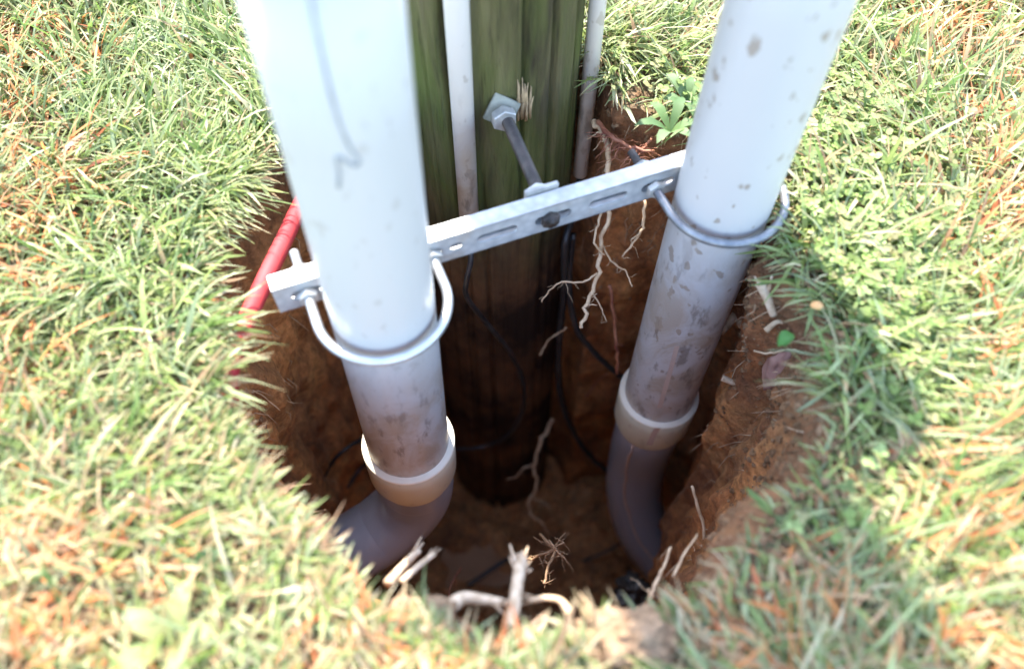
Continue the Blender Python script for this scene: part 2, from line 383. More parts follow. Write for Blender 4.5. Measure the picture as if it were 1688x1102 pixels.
make_grass(60000, (-4, 4, -3.2, 5), hole=(-1.15, 1.15, -.35, 1.55), wid=(.003, .006), ln=(.03, .08), seed=9, label='lawn grass further out around the work site')

def leaf_mesh(leaves, name, mat):               # leaves: list of (base, dir, length, width, lift, colour, n)
    V = []; F = []; Cc = []
    for (b, d, l, wd, lift, c) in leaves:
        d = d.normalized(); s = Vector((-d.y, d.x, 0)); k0 = len(V)
        prof = [(0, .12), (.25, .75), (.55, 1), (.82, .7), (1, .05)]
        for (t, wk) in prof:
            p = b+d*l*t+Vector((0, 0, lift*math.sin(t*2.3)*l))
            V += [p-s*wd*wk, p-Vector((0, 0, .12*wd)), p+s*wd*wk]; Cc += [c]*3
        for j in range(4):
            for e in (0, 1): q = k0+j*3+e; F.append((q, q+1, q+4, q+3))
    o = mesh_obj(name, V, F, mat)
    a_ = o.data.color_attributes.new('Col', 'FLOAT_COLOR', 'POINT')
    a_.data.foreach_set('color', np.array([(*c, 1) for c in Cc], dtype=np.float32).ravel()); return o
L = []
for k in range(2600):                              # clover spreading right of the hole
    p = G(random.gauss(1350, 110), random.gauss(370, 150)) if k < 1900 else G(random.uniform(1000, 1500), random.uniform(0, 900))
    a = math.atan2(p.y-C.y, p.x-C.x)
    if (p-C).length < rimr(a)+(.022 if p.y < .62 else .004) or (p.y < .45 and random.random() < .6): continue
    h = random.uniform(.012, .035); r0 = random.uniform(0, 6.28); s = random.uniform(.0024, .0048)
    f_ = random.uniform(.7, 1.5); c = [v*f_ for v in random.choice([(.15, .21, .045), (.20, .27, .07), (.25, .31, .11), (.17, .23, .06), (.26, .24, .10)])]; tl_ = random.uniform(-.5, .5)
    for q in range(3):
        t = r0+q*2.1; d = Vector((math.cos(t), math.sin(t), random.uniform(-.3, .5)+tl_*math.cos(t)))
        L.append((Vector((p.x, p.y, h)), d, s*2.1, s, .1, c))
tag(leaf_mesh(L, 'clover', LEAF), 'small round clover leaves mixed into the lawn right of the hole', 'clover', kind='stuff')
def weed(px, py, n, ln, wd, cols, label, rot=None, lift=.5):
    p = G(px, py); L = []
    for k in range(n):
        t = (6.28*k/n+random.uniform(-.3, .3)) if rot is None else rot+random.uniform(-.5, .5)
        L.append((Vector((p.x, p.y, .012)), Vector((math.cos(t), math.sin(t), 0)), ln*random.uniform(.7, 1.1), wd, lift, random.choice(cols)))
    return tag(leaf_mesh(L, 'broadleaf_weed', LEAF), label, 'weed', 'broad leaved weeds in the lawn')
GC = [(.09, .16, .05), (.12, .20, .06), (.15, .22, .09)]
weed(1130, 168, 8, .042, .007, GC, 'spread out weed rosette at the far rim behind the right pipe')
weed(1105, 215, 6, .045, .007, GC, 'smaller weed rosette hanging at the far rim near the roots')
weed(1305, 545, 3, .035, .006, [(.07, .20, .03)], 'bright green pointed leaf at the right rim of the hole', rot=4.2)
weed(318, 950, 4, .038, .006, [(.04, .09, .025), (.055, .11, .03)], 'dark green broad weed in the grass below the left elbow', rot=1.0)
weed(285, 1060, 5, .05, .011, [(.25, .30, .10), (.33, .33, .13)], 'pale yellow green weed near the bottom left of the lawn')
# dew
V = []; F = []
bm = bmesh.new(); bmesh.ops.create_icosphere(bm, subdivisions=1, radius=1); iv = [v.co.copy() for v in bm.verts]; fi = [[v.index for v in f.verts] for f in bm.faces]; bm.free()
def blobs(name, spots, mat, rough=0, sub=None):
    V = []; F = []
    for (p, s) in spots:
        k = len(V); ro = Matrix.Rotation(random.uniform(0, 6), 3, random.choice('XYZ'))
        for v in iv: V.append(p+ro@(v*(1+random.uniform(-rough, rough)))*s)
        F += [tuple(k+i for i in f) for f in fi]
    return mesh_obj(name, V, F, mat, smooth=(rough == 0))
sp = []
for k in range(420):
    p = G(random.uniform(-50, 1740), random.uniform(-30, 1130)); a = math.atan2(p.y-C.y, p.x-C.x)
    if (p-C).length > rimr(a)+.01: sp.append((Vector((p.x, p.y, random.uniform(.03, .05))), random.uniform(.0005, .0011)))
tag(blobs('dewdrops', sp, DEW), 'tiny dew drops sparkling on the grass', 'dew', kind='stuff')
# hair-fine roots out of the walls
V = []; F = []
for k in range(420):
    i = random.randrange(NA); t = min(.75, abs(random.gauss(.03, .18))); p = wall_pt(i, t); a = ang[i]
    if -2.5 < a < -.25: continue
    d = Vector((-math.cos(a), -math.sin(a), random.uniform(-1.2, .1))).normalized(); l = random.uniform(.008, .035)
    q = p+d*l*.5+Vector([random.gauss(0, .004) for _ in range(3)])
    tube_data([p, q, q+d*l*.4+Vector((random.gauss(0, .005), random.gauss(0, .005), -.4*l))], [.0008, .0006, .0003], 4, False, V, F)
tag(mesh_obj('fine_roots', V, F, ROOT_H), 'hair fine roots sticking out of the pit walls', 'roots', kind='stuff')
# crumbs of soil on the bank and around the rim
sp = []
for k in range(4200):
    a = random.gauss(-.15, .75) if k < 3600 else random.uniform(-3.14, 3.14)
    r = float(rimr(a)); i = int((a+math.pi)/(2*math.pi)*NA) % NA
    t = abs(random.gauss(0, .10)); 
    if k % 3 == 0:
        q = r+abs(random.gauss(0, .025)); P = Vector((C.x+math.cos(a)*q, C.y+math.sin(a)*q, random.uniform(0, .012)))
    else: P = wall_pt(i, min(.9, t))
    sp.append((P, random.choice([.001, .0012, .0016, .002, .003, .0045])*random.uniform(.7, 1.3)))
tag(blobs('soil_crumbs', sp, CRUMB, .35), 'loose tan soil crumbs along the rim of the hole', 'soil', kind='stuff')
sp = []
for k in range(1500):
    a = random.uniform(-3.14, 3.14); s = math.sqrt(random.random())*.9; i = int((a+math.pi)/(2*math.pi)*NA) % NA; f_ = foot[i]
    x = C.x+(f_.x-C.x)*s; y = C.y+.05*(1-s)+(f_.y-C.y)*s
    if math.hypot((x-PUD.x)/1.2, y-PUD.y) < .12: continue
    sp.append((Vector((x, y, FLOOR+.035*noise.fractal(Vector((x*7, y*7, 1)), .8, 2, 5)+.004)), random.choice([.003, .005, .009, .014])*random.uniform(.7, 1.2)))
tag(blobs('mud_lumps', sp, MUD, .25), 'wet mud lumps on the pit floor', 'mud', kind='stuff')

# ------------------------------------------------------------------ utility pole
PX, PY, PRD = -.03, .92, .125
V = []; F = []; NS = 320; zs = [FLOOR-.15+k*.02 for k in range(150)]+[FLOOR-.15+3.0+k*.4 for k in range(14)]
checks = [(random.uniform(0, 6.28), random.uniform(.018, .040), random.uniform(.015, .035), random.uniform(0, 6)) for _ in range(26)]
for z in zs:
    for k in range(NS):
        a = 2*math.pi*k/NS; r = PRD*(1-.012*(z+1)) 
        r += .0035*noise.noise(Vector((math.cos(a)*2, math.sin(a)*2, z*.6)))+.0022*noise.noise(Vector((math.cos(a)*14, math.sin(a)*14, z*1.1)))
        for (ca, dp, wd, ph) in checks:
            dd = (a-ca-.03*math.sin(z*2+ph)+math.pi) % (2*math.pi)-math.pi
            r -= dp*.5*math.exp(-(dd/wd)**2)*max(0, math.sin(z*1.7+ph))**.5 if math.sin(z*1.7+ph) > 0 else 0
        V.append(Vector((PX+math.cos(a)*r, PY+math.sin(a)*r, z)))
for j in range(len(zs)-1):
    for k in range(NS):
        k2 = (k+1) % NS; F.append((j*NS+k, j*NS+k2, (j+1)*NS+k2, (j+1)*NS+k))
F.append(tuple((len(zs)-1)*NS+k for k in range(NS)))
tag(mesh_obj('utility_pole', V, F, POLE), 'mossy green brown wooden utility pole standing in the hole', 'utility pole')

# ------------------------------------------------------------------ big riser conduits
R4 = .0572
def hollow(name, P, ro, ri, mat, parent, seg=64):
    """open tube with wall thickness along the polyline P"""
    V, F = tube_data(P, ro, seg, False); n = len(V); V, _ = tube_data(P, ri, seg, False, V, [])
    m = len(P)
    for i in range(m-1):
        for k in range(seg):
            k2 = (k+1) % seg; F.append((n+i*seg+k, n+(i+1)*seg+k, n+(i+1)*seg+k2, n+i*seg+k2))
    for e in (0, m-1):
        for k in range(seg):
            k2 = (k+1) % seg; f_ = (e*seg+k, n+e*seg+k, n+e*seg+k2, e*seg+k2); F.append(f_ if e == 0 else f_[::-1])
    return mesh_obj(name, V, F, mat, parent)
def riser(bot, mid, lip_z, bell_h, elbow_pts, pvc, label, top_z=.50):  # unseen pipe tops end low so their shadows stay off the lawn
    bot, mid = Vector(bot), Vector(mid); ax = (mid-bot).normalized(); k = lambda z: bot+ax*((z-bot.z)/ax.z)
    root = thing('riser_conduit', k(lip_z-bell_h), label, 'conduit', 'large conduits rising beside the pole')
    P = [k(z) for z in (lip_z-.07, lip_z, 0, .3, top_z)]
    hollow('pipe', P, R4, R4-.006, pvc, root)
    # elbow: bell, shoulder and sweep
    top = k(lip_z); b1 = k(lip_z-bell_h)
    el = hollow('elbow', catmull([b1-ax*-.012, b1-ax*.03]+elbow_pts, 10), R4, R4-.006, ELB, root)
    ro = R4+.0085
    Pb = [top, top-ax*.002, top-ax*.03, top-ax*(bell_h-.022), top-ax*bell_h]
    V, F = tube_data(Pb, [ro-.0015, ro, ro, ro-.0005, R4+.0012], 64, False)
    n = len(V); V, _ = tube_data([top, top-ax*.012, top-ax*.05], [R4+.0035, R4+.001, R4+.0008], 64, False, V, [])
    for i in range(2):
        for q in range(64): q2 = (q+1) % 64; F.append((n+i*64+q, n+(i+1)*64+q, n+(i+1)*64+q2, n+i*64+q2))
    bell = mesh_obj('bell', V, F, BELL, root)
    bell.parent = el; bell.matrix_parent_inverse = Matrix.Translation(root.location).inverted()
    el_inv = Matrix.Identity(4); bell.matrix_parent_inverse = el_inv
    V, F = tube_data([top+ax*.0015, top-ax*.0035], [ro-.0005, ro+.0004], 64, False)
    n = len(V); V, _ = tube_data([top+ax*.0015], [R4+.0032], 64, False, V, [])
    for q in range(64): q2 = (q+1) % 64; F.append((q, n+q, n+q2, q2))
    lp = mesh_obj('lip', V, F, LIP); lp.parent = el
    return root, k, ax
_D = Vector((-.86, -.50, 0)).normalized(); _S = Vector((-.149, .488, -.445))
elL = [_S+_D*.115*(1-math.cos(t))-Vector((0, 0, .12*math.sin(t))) for t in (0, .4, .8, 1.2, 1.45)]
elL += [elL[-1]+_D*.06-Vector((0, 0, .010)), elL[-1]+_D*.16-Vector((0, 0, .030))]
rootL, kL, axL = riser((-.149, .488, -.40), (-.133, .507, .39), -.30, .10, elL, PVC_A, 'thick white riser conduit on the left with a black scribbled line')
elR = [at(1053, 750, 1.60), at(1045, 805, 1.71), at(1058, 868, 1.80), at(1092, 918, 1.86), at(1142, 958, 1.89), at(1210, 990, 1.90)]
rootR, kR, axR = riser((.243, .640, -.54), (.254, .660, .287), -.44, .10, elR, PVC_B, 'thick speckled white riser conduit on the right above a plain grey elbow')
def on_cyl(px, py, k, rad):                    # where a line drawn on the pipe lies on its surface
    d = (at(px, py, 1)-Vector((0, 0, CAM_H))).normalized(); o = Vector((0, 0, CAM_H)); A = k(0); u = (k(1)-k(0)).normalized()
    w_ = o-A; dd = d-u*d.dot(u); ww = w_-u*w_.dot(u); a, b, c = dd.dot(dd), 2*dd.dot(ww), ww.dot(ww)-rad*rad
    return o+d*((-b-math.sqrt(max(0, b*b-4*a*c)))/(2*a))
mk = [(508, -60), (512, 0), (524, 60), (543, 145), (560, 205), (578, 245), (592, 265), (586, 273), (572, 266), (559, 258), (555, 264), (559, 285), (558, 308)]
P = catmull([on_cyl(x, y, kL, R4+.0002) for x, y in mk], 6)
tube('marker_line', P, resample([.0011, .0013, .0014, .0013, .0014, .0016, .0018, .0014, .0017], len(P)), INK, rootL, 6)
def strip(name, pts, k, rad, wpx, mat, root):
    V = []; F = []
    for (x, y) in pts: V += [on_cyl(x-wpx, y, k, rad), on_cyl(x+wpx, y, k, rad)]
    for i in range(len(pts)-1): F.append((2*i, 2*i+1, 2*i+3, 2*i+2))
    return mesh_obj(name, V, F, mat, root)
strip('reflection_streak', [(1116, 570), (1108, 600), (1098, 635), (1087, 672)], kR, R4+.0004, 4, STREAK, rootR)  # reflection of the clay wall painted on as strips, down over bell and elbow
strip('reflection_streak', [(1084, 705), (1078, 715), (1070, 733)], kR, R4+.0092, 5, STREAK, rootR)
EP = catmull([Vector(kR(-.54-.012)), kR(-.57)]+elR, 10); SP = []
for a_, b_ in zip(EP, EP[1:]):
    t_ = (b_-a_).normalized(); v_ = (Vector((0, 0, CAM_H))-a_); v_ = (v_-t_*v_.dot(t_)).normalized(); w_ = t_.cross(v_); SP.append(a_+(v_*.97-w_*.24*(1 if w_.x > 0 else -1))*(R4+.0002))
V, F = tube_data(SP, .0028, 8, True); mesh_obj('reflection_streak', V, F, STREAK, rootR)

# ------------------------------------------------------------------ strut channel
UA = math.radians(21.6); U = Vector((math.cos(UA), math.sin(UA), 0)); N = Vector((math.sin(UA), -math.cos(UA), 0))
F0 = Vector((-.0135, .596, .03))
def s_of(px):
    lo, hi = -.4, .5
    for _ in range(40):
        m = (lo+hi)/2; p = F0+U*m; z = p.y*SN+(CAM_H-p.z)*CS; x = 844+FPX*p.x/z
        lo, hi = (m, hi) if x < px else (lo, m)
    return lo
sL, sR = s_of(455), s_of(1262)
strut = thing('strut_channel', F0+U*sL, 'long slotted galvanised strut bar bracing both big conduits to the pole', 'strut')
cu = bpy.data.curves.new('tmp', 'CURVE'); cu.dimensions = '2D'; cu.fill_mode = 'BOTH'; cu.extrude = .00125
def poly(pts):
    s = cu.splines.new('POLY'); s.points.add(len(pts)-1); s.use_cyclic_u = True
    for p, q in zip(s.points, pts): p.co = (q[0], q[1], 0, 1)
HH = .0206
poly([(sL, -HH), (sR, -HH), (sR, HH), (sL, HH)])
def slot(s, l, h=.0068):
    pts = []
    for k in range(9): a = -math.pi/2+math.pi*k/8; pts.append((s+l/2-h+h*math.cos(a), h*math.sin(a)))
    for k in range(9): a = math.pi/2+math.pi*k/8; pts.append((s-l/2+h+h*math.cos(a), h*math.sin(a)))
    poly(pts)
uL, uR = (kL(.03)-F0).dot(U), (kR(.03)-F0).dot(U); UR = .0715
slot(uL-UR, .036); slot(uL+UR+.002, .022); slot(s_of(747)+.004, .016, .006)
slot(s_of(820), .050); slot(s_of(912), .046); slot(s_of(1003), .050); slot(uR-UR+.006, .044)
slot(uR+UR, .02)
co_ = bpy.data.objects.new('tmp', cu); COL.objects.link(co_); bpy.context.view_layer.update()
me = bpy.data.meshes.new_from_object(co_.evaluated_get(bpy.context.evaluated_depsgraph_get())); COL.objects.unlink(co_); bpy.data.objects.remove(co_)
me.name = 'web'; BAS = Matrix((U, Vector((0, 0, 1)), N)).transposed().to_4x4()
me.transform(Matrix.Translation(F0-N*.00125)@BAS); me.materials.append(GALV)
o = bpy.data.objects.new('slotted_face', me); COL.objects.link(o); o.parent = strut; o.matrix_parent_inverse = Matrix.Translation(strut.location).inverted()
def sbox(name, s0, s1, d0, d1, z0, z1, mat, parent, bev=.0006):       # box in strut coordinates: along, behind the face, height
    bm = bmesh.new()
    vs_ = [bm.verts.new(F0+U*s-N*d+Vector((0, 0, z))) for s in (s0, s1) for d in (d0, d1) for z in (z0, z1)]
    for f_ in ((0, 1, 3, 2), (4, 6, 7, 5), (0, 4, 5, 1), (2, 3, 7, 6), (0, 2, 6, 4), (1, 5, 7, 3)): bm.faces.new([vs_[i] for i in f_])
    bmesh.ops.recalc_face_normals(bm, faces=bm.faces)
    if bev: bmesh.ops.bevel(bm, geom=list(bm.edges), offset=bev, segments=2, affect='EDGES')
    return bm_obj(name, bm, mat, parent)
sbox('top_flange', sL, sR, .0, .0215, HH-.0022, HH+.0004, GALV, strut)
sbox('bottom_flange', sL, sR, .0, .0215, -HH-.0004, -HH+.0022, GALV, strut)
sbox('return_lip', sL, sR, .0190, .0212, HH-.0095, HH-.0024, GALV, strut)
sbox('return_lip', sL, sR, .0190, .0212, -HH+.0024, -HH+.0095, GALV, strut)

def nut_mesh(c, axis, r, h, mat, name, parent, hole=.0):
    axis = axis.normalized(); up = Vector((0, 0, 1)); up = (up-axis*up.dot(axis)).normalized(); b = axis.cross(up); bm = bmesh.new(); rings_ = []
    for (t, rr) in ((-.5, .93), (-.4, 1), (.4, 1), (.5, .93)):
        rings_.append([bm.verts.new(c+axis*h*t+(up*math.cos(a)+b*math.sin(a))*r*rr) for a in [math.pi/3*k for k in range(6)]])
    for j in range(3):
        for k in range(6): bm.faces.new((rings_[j][k], rings_[j][(k+1) % 6], rings_[j+1][(k+1) % 6], rings_[j+1][k]))
    bm.faces.new(rings_[0][::-1]); bm.faces.new(rings_[3]); bmesh.ops.recalc_face_normals(bm, faces=bm.faces); return bm_obj(name, bm, mat, parent)
def washer(c, axis, s, h, mat, name, parent, rot=0, square=True):
    axis = axis.normalized(); up = Vector((0, 0, 1)); b = axis.cross(up).normalized(); up = b.cross(axis)
    n = 4 if square else 24; bm = bmesh.new(); R_ = []
    for t in (-.5, .5): R_.append([bm.verts.new(c+axis*h*t+(up*math.cos(rot+2*math.pi*k/n)+b*math.sin(rot+2*math.pi*k/n))*s) for k in range(n)])
    for k in range(n): bm.faces.new((R_[0][k], R_[0][(k+1) % n], R_[1][(k+1) % n], R_[1][k]))
    bm.faces.new(R_[0][::-1]); bm.faces.new(R_[1]); bmesh.ops.recalc_face_normals(bm, faces=bm.faces)
    if square: bmesh.ops.bevel(bm, geom=list(bm.edges), offset=.0008, segments=2, affect='EDGES')
    return bm_obj(name, bm, mat, parent)
def threaded(name, A, B, r, mat, parent, pitch=.0022):
    n = int((B-A).length/pitch*4); P = [A.lerp(B, k/n) for k in range(n+1)]
    return tube(name, P, [r*(1-.09*((k % 4) in (1, 2))) for k in range(n+1)], mat, parent, 14)

def ubolt(k, label, tilt, metal):
    c = k(.03); s0 = (c-F0).dot(U); face = (c-F0).dot(N)          # distance of the pipe axis in front of the face
    root = thing('u_bolt', c, label, 'u bolt', 'zinc u bolts holding the big conduits'); r = .0054
    P = []
    for t in np.linspace(0, 1, 8): P.append(c-U*UR-N*(face*(1-t)*.98+.0))
    for a in np.linspace(0, math.pi, 40)[1:-1]: P.append(c-U*UR*math.cos(a)+N*(UR*.98)*math.sin(a)+Vector((0, 0, tilt*math.sin(a))))
    for t in np.linspace(0, 1, 8): P.append(c+U*UR-N*face*t*.98)
    tube('bent_rod', P, r, metal, root, 16)
    for sg in (-1, 1):
        e = c+U*sg*UR
        threaded('threaded_end', e-N*(face-.004), e-N*(face+.060), r*.97, STEEL_D if sg < 0 and s0 > 0 else ZINC, root)
        nut_mesh(e-N*(face+.029), N, .0125, .010, ZINC, 'nut', root)
        washer(e-N*(face+.0228), N, .015, .0022, ZINC, 'washer', root, square=False)
        nut_mesh(e-N*(face-.0062), N, .0115, .008, ZINC, 'nut', root)
    return root
ubolt(kL, 'bright zinc u bolt looped round the left conduit at the strut end', -.002, UBOLT)
ubolt(kR, 'duller zinc u bolt looped round the right speckled conduit', -.004, UBOLT_D)

# threaded rod from pole to strut
bs = s_of(906); bf = F0+U*bs
plate_c = ath(826, 176, .034)
rd = (plate_c-bf); rd.z = 0; rd.normalize()
rod = thing('threaded_tie_rod', bf, 'dark threaded rod with square washers tying the strut to the pole', 'threaded rod')
threaded('rod', bf+Vector((0, 0, .002))+N*.010, plate_c+rd*.05, .0082, STEEL_D, rod, .003)
nut_mesh(bf+N*.003, N, .0118, .008, STEEL_D, 'nut', rod)
washer(bf-N*.026+U*.0-Vector((0, 0, -.006)), N, .029, .006, ZINC, 'square_washer', rod, math.pi/4)
nut_mesh(bf-N*.037+Vector((0, 0, .002)), N, .0150, .012, ZINC, 'nut', rod)
# find where the rod meets the pole skin
q = plate_c.copy(); rad = Vector((q.x-PX, q.y-PY, 0)).normalized(); skin = Vector((PX, PY, .034))+rad*(PRD+.001)
washer(skin+rad*.004, (rad-rd*.3+Vector((.0, 0, .5))), .026, .005, PLATE, 'square_washer', rod, .25)
nut_mesh(skin+rad*.014-rd*.004, -rd, .0165, .014, ZINC, 'nut', rod)
# splintered wood behind the washer
V = []; F = []
for k in range(22):
    b = skin+Vector((.026+random.uniform(-.006, .012), .006+random.uniform(-.002, .004), random.uniform(-.03, .0)))
    tube_data([b, b+Vector((.0, -.002, random.uniform(.01, .025))), b+Vector((random.uniform(-.002, .004), .0, random.uniform(.03, .05)))], [.0018, .0028, .0006], 4, True, V, F, .6)
mesh_obj('splintered_wood', V, F, simple('split_wood', (.22, .15, .08), (.40, .28, .15), 80, .8), rod)

# ------------------------------------------------------------------ thin conduits, red pipe and cables
o = hollow('thin_conduit', [Vector((-.063, .781, -.215)), Vector((-.060, .779, .3)), Vector((-.058, .776, 1.2)), Vector((-.058, .776, 2.4))], .0143, .0115, PVC_T, None, 32)
tag(o, 'thin white conduit running down the front of the pole beside the left pipe', 'conduit', 'thin conduits on the pole')
o = hollow('thin_conduit', [Vector((.1065, .895, -.19)), Vector((.1075, .897, .3)), Vector((.108, .90, 2.4))], .0112, .0088, PVC_T, None, 32)
tag(o, 'thinner white conduit on the right edge of the pole', 'conduit', 'thin conduits on the pole')
# pipe straps that hold them to the pole, out of frame above
red = [at(385, 575, .90)*1.25-at(492, 345, 1.045)*.25-Vector((0, 0, .06)), at(385, 575, .90)-Vector((0, 0, .004)), at(492, 345, 1.045), at(492, 345, 1.045)*1.9-at(385, 575, .90)*.9]
tag(tube('red_pipe', catmull(red, 4), .0108, RED, None, 20), 'faded red plastic pipe crossing the left side of the hole', 'pipe')
def cable(pts, r, label, mat=BLACK):
    P = catmull([p if isinstance(p, Vector) else at(*p) for p in pts], 8); return tag(tube('cable', P, r, mat, None, 10), label, 'cable', 'black cables in the hole')
cable([Vector((.1065, .895, -.10)), Vector((.106, .893, -.25)), at(932, 400, 1.32), at(930, 480, 1.42), at(922, 560, 1.52), at(922, 640, 1.62), at(940, 700, 1.72), at(968, 745, 1.80), at(1005, 778, 1.86), at(1070, 810, 1.95)], .0062,
      'black cable from the right thin conduit curving down behind the right elbow')
cable([at(945, 385, 1.34), at(938, 470, 1.40), at(950, 540, 1.46), at(975, 575, 1.50), at(1004, 604, 1.53), at(1060, 650, 1.62)], .0055, 'short black cable branching off behind the right conduit')
cable([at(775, 395, 1.17), at(776, 430, 1.18), at(769, 462, 1.20), at(770, 490, 1.24), at(800, 530, 1.32), at(840, 580, 1.42), at(862, 630, 1.52), at(860, 680, 1.62), at(835, 718, 1.70), at(795, 736, 1.74), at(740, 740, 1.70), at(690, 738, 1.65), at(610, 722, 1.60), at(560, 748, 1.56), at(530, 790, 1.6)], .0042,
      'thin black cable looping from the left thin conduit across the pole')
cable([hit(640, 735, .01), hit(598, 768, .006), hit(572, 804, .006)], .004, 'stub of black cable on the left pit wall behind the left bell')
cable([at(960, 925, 1.98), at(1000, 908, 1.99), at(1030, 893, 2.0), at(1075, 880, 2.0)], .004, 'dark wire lying on the mud beside the right elbow', simple('rusty_wire', (.03, .02, .015), (.10, .06, .04), 60))
cable([at(770, 965, 1.98), at(800, 945, 1.99), at(830, 925, 2.0), at(850, 915, 2.02)], .006, 'short black cable end lying in the puddle')

# ------------------------------------------------------------------ roots
def wander(P, amp, sub=6):
    Q = catmull(P, sub); out = []
    for i, p in enumerate(Q):
        k = 0 if i in (0,) else 1
        out.append(p+Vector((random.gauss(0, amp), random.gauss(0, amp), random.gauss(0, amp)))*k)
    return out
def bank(pts, lift, ref=None):                  # a piece lying on the soil: its middle touches, its ends spread sideways
    m = ref or pts[len(pts)//2]; h = hit(*m, 0); z = h.y*SN+(CAM_H-h.z)*CS
    return [at(x, y, z-l) for (x, y), l in zip(pts, lift)]
def root_obj(branches, mat, label, group='roots in and around the hole', hair=0, hl=.03):
    V = []; F = []
    for (pts, r0, r1) in branches:
        P = wander([p if isinstance(p, Vector) else at(*p) for p in pts], r0*.35, 5)
        tube_data(P, [r0+(r1-r0)*i/(len(P)-1)*1.0+random.uniform(-.1, .1)*r1 for i in range(len(P))], 7, True, V, F)
        for h in range(hair):
            b = random.choice(P[2:]); d = Vector((random.uniform(-1, 1), random.uniform(-.6, .6), random.uniform(-1, .3))).normalized(); l = random.uniform(.3, 1)*hl
            Q = wander([b, b+d*l*.5+Vector((0, 0, -.003)), b+d*l+Vector((0, 0, -.2*l))], .0008, 3)
            tube_data(Q, [max(.0004, r1*.5)*(1-.7*i/len(Q)) for i in range(len(Q))], 5, True, V, F)
    return tag(mesh_obj('root', V, F, mat), label, 'root', group)
root_obj([([(978, 198, 1.14), (995, 225, 1.13), (1003, 255, 1.12), (1000, 300, 1.14), (1003, 350, 1.17), (992, 400, 1.18), (985, 450, 1.19), (970, 500, 1.19), (958, 542, 1.19)], .0042, .0028),
          ([(985, 450, 1.19), (960, 465, 1.20), (925, 465, 1.21), (905, 480, 1.22), (893, 498, 1.23)], .0018, .0010),
          ([(990, 400, 1.18), (1012, 435, 1.19), (1030, 445, 1.20), (1042, 472, 1.20)], .0018, .0010),
          ([(1000, 330, 1.16), (985, 370, 1.17), (980, 400, 1.17), (995, 420, 1.18)], .0020, .0014),
          ([(975, 480, 1.19), (990, 505, 1.2), (1000, 530, 1.21)], .0014, .0008)], ROOT, 'forked pale root hanging down the far wall between pole and right conduit', hair=5)
root_obj([([(1062, 330, 1.12), (1060, 370, 1.13), (1048, 395, 1.14), (1025, 422, 1.16)], .0026, .0014),
          ([(1056, 385, 1.13), (1040, 395, 1.14)], .0014, .0008)], ROOT, 'short pale root hanging just left of the right conduit clamp', hair=2)
root_obj([([(985, 200, 1.13), (1005, 222, 1.11), (1035, 240, 1.10), (1075, 250, 1.09)], .0035, .002),
          ([(1000, 220, 1.12), (1020, 232, 1.11), (1015, 260, 1.11)], .002, .001),
          ([(1075, 225, 1.10), (1060, 245, 1.10), (1030, 262, 1.10)], .0022, .001)], ROOT_R, 'tangle of red brown roots above the strut at the far rim', hair=30, hl=.04)
root_obj([([(1005, 470, 1.32), (1012, 520, 1.35), (1017, 570, 1.38), (1018, 615, 1.42)], .0032, .0026)], ROOT_R, 'dark red root running down beside the right conduit', hair=3)
root_obj([([(912, 690, 1.80), (890, 730, 1.80), (880, 770, 1.82), (885, 800, 1.84), (870, 838, 1.86), (895, 865, 1.88), (910, 890, 1.95)], .0042, .0022),
          ([(880, 765, 1.82), (862, 772, 1.82), (850, 786, 1.83), (835, 790, 1.83)], .0022, .001),
          ([(880, 822, 1.85), (898, 828, 1.86), (908, 838, 1.87)], .0020, .001)], ROOT, 'zigzag root dangling over the mud right of the pole foot', hair=2)
root_obj([(bank([(1140, 800), (1150, 835), (1160, 870), (1160, 900), (1152, 935)], (.03, .025, .018, .01, .0)), .0022, .0028),
          (bank([(1160, 871), (1188, 874), (1210, 872)], (.018, .012, .005), (1160, 870)), .0012, .0009),
          (bank([(1160, 899), (1148, 912), (1140, 922)], (.010, .013, .018), (1160, 870)), .0016, .001)], ROOT, 'reddish tan root standing up at the near right rim', hair=3)
root_obj([([(1070, 990, .86), (1085, 950, .87), (1095, 930, .88), (1105, 900, .89)], .0022, .0013), ([(1110, 950, .87), (1130, 910, .88), (1150, 880, .9)], .0016, .001),
          ([(1075, 985, .86), (1068, 970, .87)], .0016, .001)], ROOT, 'thin pale roots crossing the right elbow at the near rim', hair=2)
root_obj([([(890, 880, 1.2), (915, 905, 1.16), (905, 930, 1.12), (898, 960, 1.08)], .0024, .0018), ([(862, 925, 1.2), (890, 915, 1.17), (930, 895, 1.15)], .0022, .0015),
          ([(905, 890, 1.16), (925, 915, 1.14)], .0016, .001)], ROOT_D, 'knot of fine brown roots hanging below the near rim by the puddle', hair=16, hl=.03)
root_obj([([hit(1243, 578), hit(1270, 582, .006), hit(1300, 576), hit(1325, 580, .002)], .0018, .0014)], ROOT, 'thin pink root across the right clay bank')
root_obj([([hit(1275, 690, .002), hit(1300, 705), hit(1325, 712, .002)], .0012, .0008)], ROOT, 'hair thin root low on the right clay bank')
root_obj([([(890, 585, 1.5), (905, 560, 1.48), (935, 540, 1.46)], .0018, .001)], ROOT, 'small root twig stuck out behind the black cables')
root_obj([([(965, 655, 1.72), (985, 628, 1.68), (1000, 615, 1.65)], .0022, .0012)], ROOT_R, 'faint curved rootlet low between cables and right bell')
root_obj([([hit(405, 640, -.002), hit(430, 650, .008), hit(462, 676, .03)], .0012, .0007)], ROOT, 'thin root end poking out of the left pit wall')
root_obj([([(760, 935, 1.4), (745, 960, 1.3), (738, 985, 1.2)], .002, .001)], ROOT_R, 'dark rootlet bundle left of the puddle', hair=8, hl=.025)
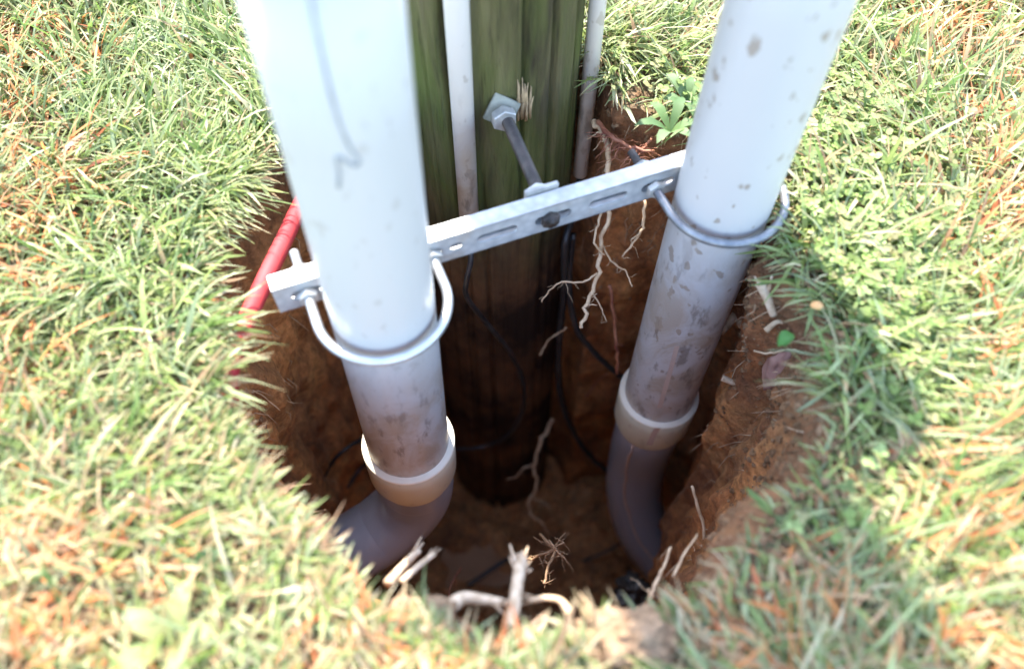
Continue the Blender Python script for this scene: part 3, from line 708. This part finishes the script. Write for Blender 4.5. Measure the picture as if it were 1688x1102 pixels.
# cut, frayed stubs
def stub(pts, r0, r1, frayed, label, mat=ROOT_W, spread=.25):
    P = catmull([p if isinstance(p, Vector) else at(*p) for p in pts], 6); V, F = tube_data(P, [r0+(r1-r0)*i/(len(P)-1) for i in range(len(P))], 9, True)
    e = P[-1]; d = (P[-1]-P[-4]).normalized()
    for k in range(frayed):
        s = Vector((random.gauss(0, spread), random.gauss(0, spread), random.gauss(0, spread))); b = P[-3]+s*r1*2
        tube_data([b, b+(d+s).normalized()*random.uniform(.008, .022)], [r1*.42, r1*.16], 5, True, V, F)
    return tag(mesh_obj('cut_root_stub', V, F, mat), label, 'root', 'cut root stubs on the rim')
stub([(842, 1035, .745), (848, 1000, .765), (853, 960, .80), (860, 918, .835)], .0052, .0066, 14, 'upright frayed cut root standing at the middle of the near rim')
stub([(640, 960, .83), (665, 932, .86), (690, 906, .88)], .0055, .0042, 4, 'pale cut root stub on the near rim under the left elbow')
stub([(662, 958, .83), (690, 932, .85), (716, 912, .87)], .0036, .0030, 3, 'thinner cut root beside the pale stub under the left elbow')
stub([(740, 1000, .77), (765, 985, .78), (800, 988, .78), (828, 992, .77)], .0075, .004, 8, 'pale flattened root lying along the near rim left of the upright stub')
stub([(940, 1010, .78), (925, 990, .80), (900, 985, .81), (870, 990, .80)], .0040, .003, 4, 'tan root piece lying right of the upright stub', ROOT)
stub(bank([(1188, 548), (1212, 520), (1238, 498)], (.006, .020, .032)), .0058, .0085, 34, 'large frayed pinkish root stub lit beside the right conduit', ROOT_W, .38)
stub(bank([(1275, 520), (1266, 494), (1255, 470)], (.0, .006, .012)), .0045, .006, 6, 'small pale root knob above the frayed stub on the right bank', ROOT_W, .4)
stub(bank([(1190, 622), (1208, 630), (1228, 638)], (.004, .005, .004)), .0050, .0035, 3, 'short split wood chip on the right clay bank', ROOT_W)
stub(bank([(1262, 545), (1282, 530), (1302, 536)], (.0, .005, .002)), .004, .002, 3, 'thin brown root piece by the bright leaf on the right rim', ROOT)

# ------------------------------------------------------------------ clods, stone, tar lump
def lump(name, p, s, mat, label, cat, seed=0, rough=.35, sub=4, group=None):
    bm = bmesh.new(); bmesh.ops.create_icosphere(bm, subdivisions=sub, radius=1)
    for v in bm.verts:
        q = v.co.copy(); k = 1+rough*noise.fractal(q*1.4+Vector((seed*7.3, 0, 0)), .8, 2.1, 4)+.05*noise.noise(q*9+Vector((seed, 0, 0)))
        v.co = Vector((q.x*s[0], q.y*s[1], q.z*s[2]))*k
    o = bm_obj(name, bm, mat, None, True); o.location = p; return tag(o, label, cat, group)
lump('soil_clod', ath(1045, 1050, .0)+Vector((0, 0, .004)), (.034, .026, .022), CLOD, 'large dry clay clod on the near rim at the bottom of the photo', 'soil clod', 1, .5, 5, 'clay clods on the rim')
lump('soil_clod', ath(985, 1035, .0), (.018, .014, .012), CLOD, 'smaller clay clod left of the large one on the near rim', 'soil clod', 2, .5, 4, 'clay clods on the rim')
lump('soil_clod', ath(700, 1005, .0)-Vector((0, 0, .004)), (.030, .014, .012), CLOD, 'crumbly clod on the near rim left of the pale root', 'soil clod', 3, .5, 4, 'clay clods on the rim')
lump('soil_clod', ath(1480, 745, .0)+Vector((0, 0, .008)), (.018, .016, .011), CLOD, 'pinkish clod half hidden in the grass on the right', 'soil clod', 6, .4, 4, 'clay clods on the rim')
lump('soil_clod', ath(1490, 870, .0)+Vector((0, 0, .008)), (.014, .010, .009), CLOD, 'small clod in the grass at the lower right', 'soil clod', 8, .4, 4, 'clay clods on the rim')
o = lump('stone', hit(1280, 605, -.004), (.014, .024, .045), STONE, 'flat reddish stone stuck in the right clay bank', 'stone', 4, .3, 4)
lump('tar_lump', at(1040, 975, 1.55), (.032, .03, .028), TAR, 'black tarry lump beside the right elbow under the near rim', 'lump', 5, .55, 4)
lump('fallen_petal', ath(1347, 503, .03), (.0065, .005, .003), PETAL, 'small round ochre leaf in the clover right of the hole', 'leaf', 9, .2, 3)
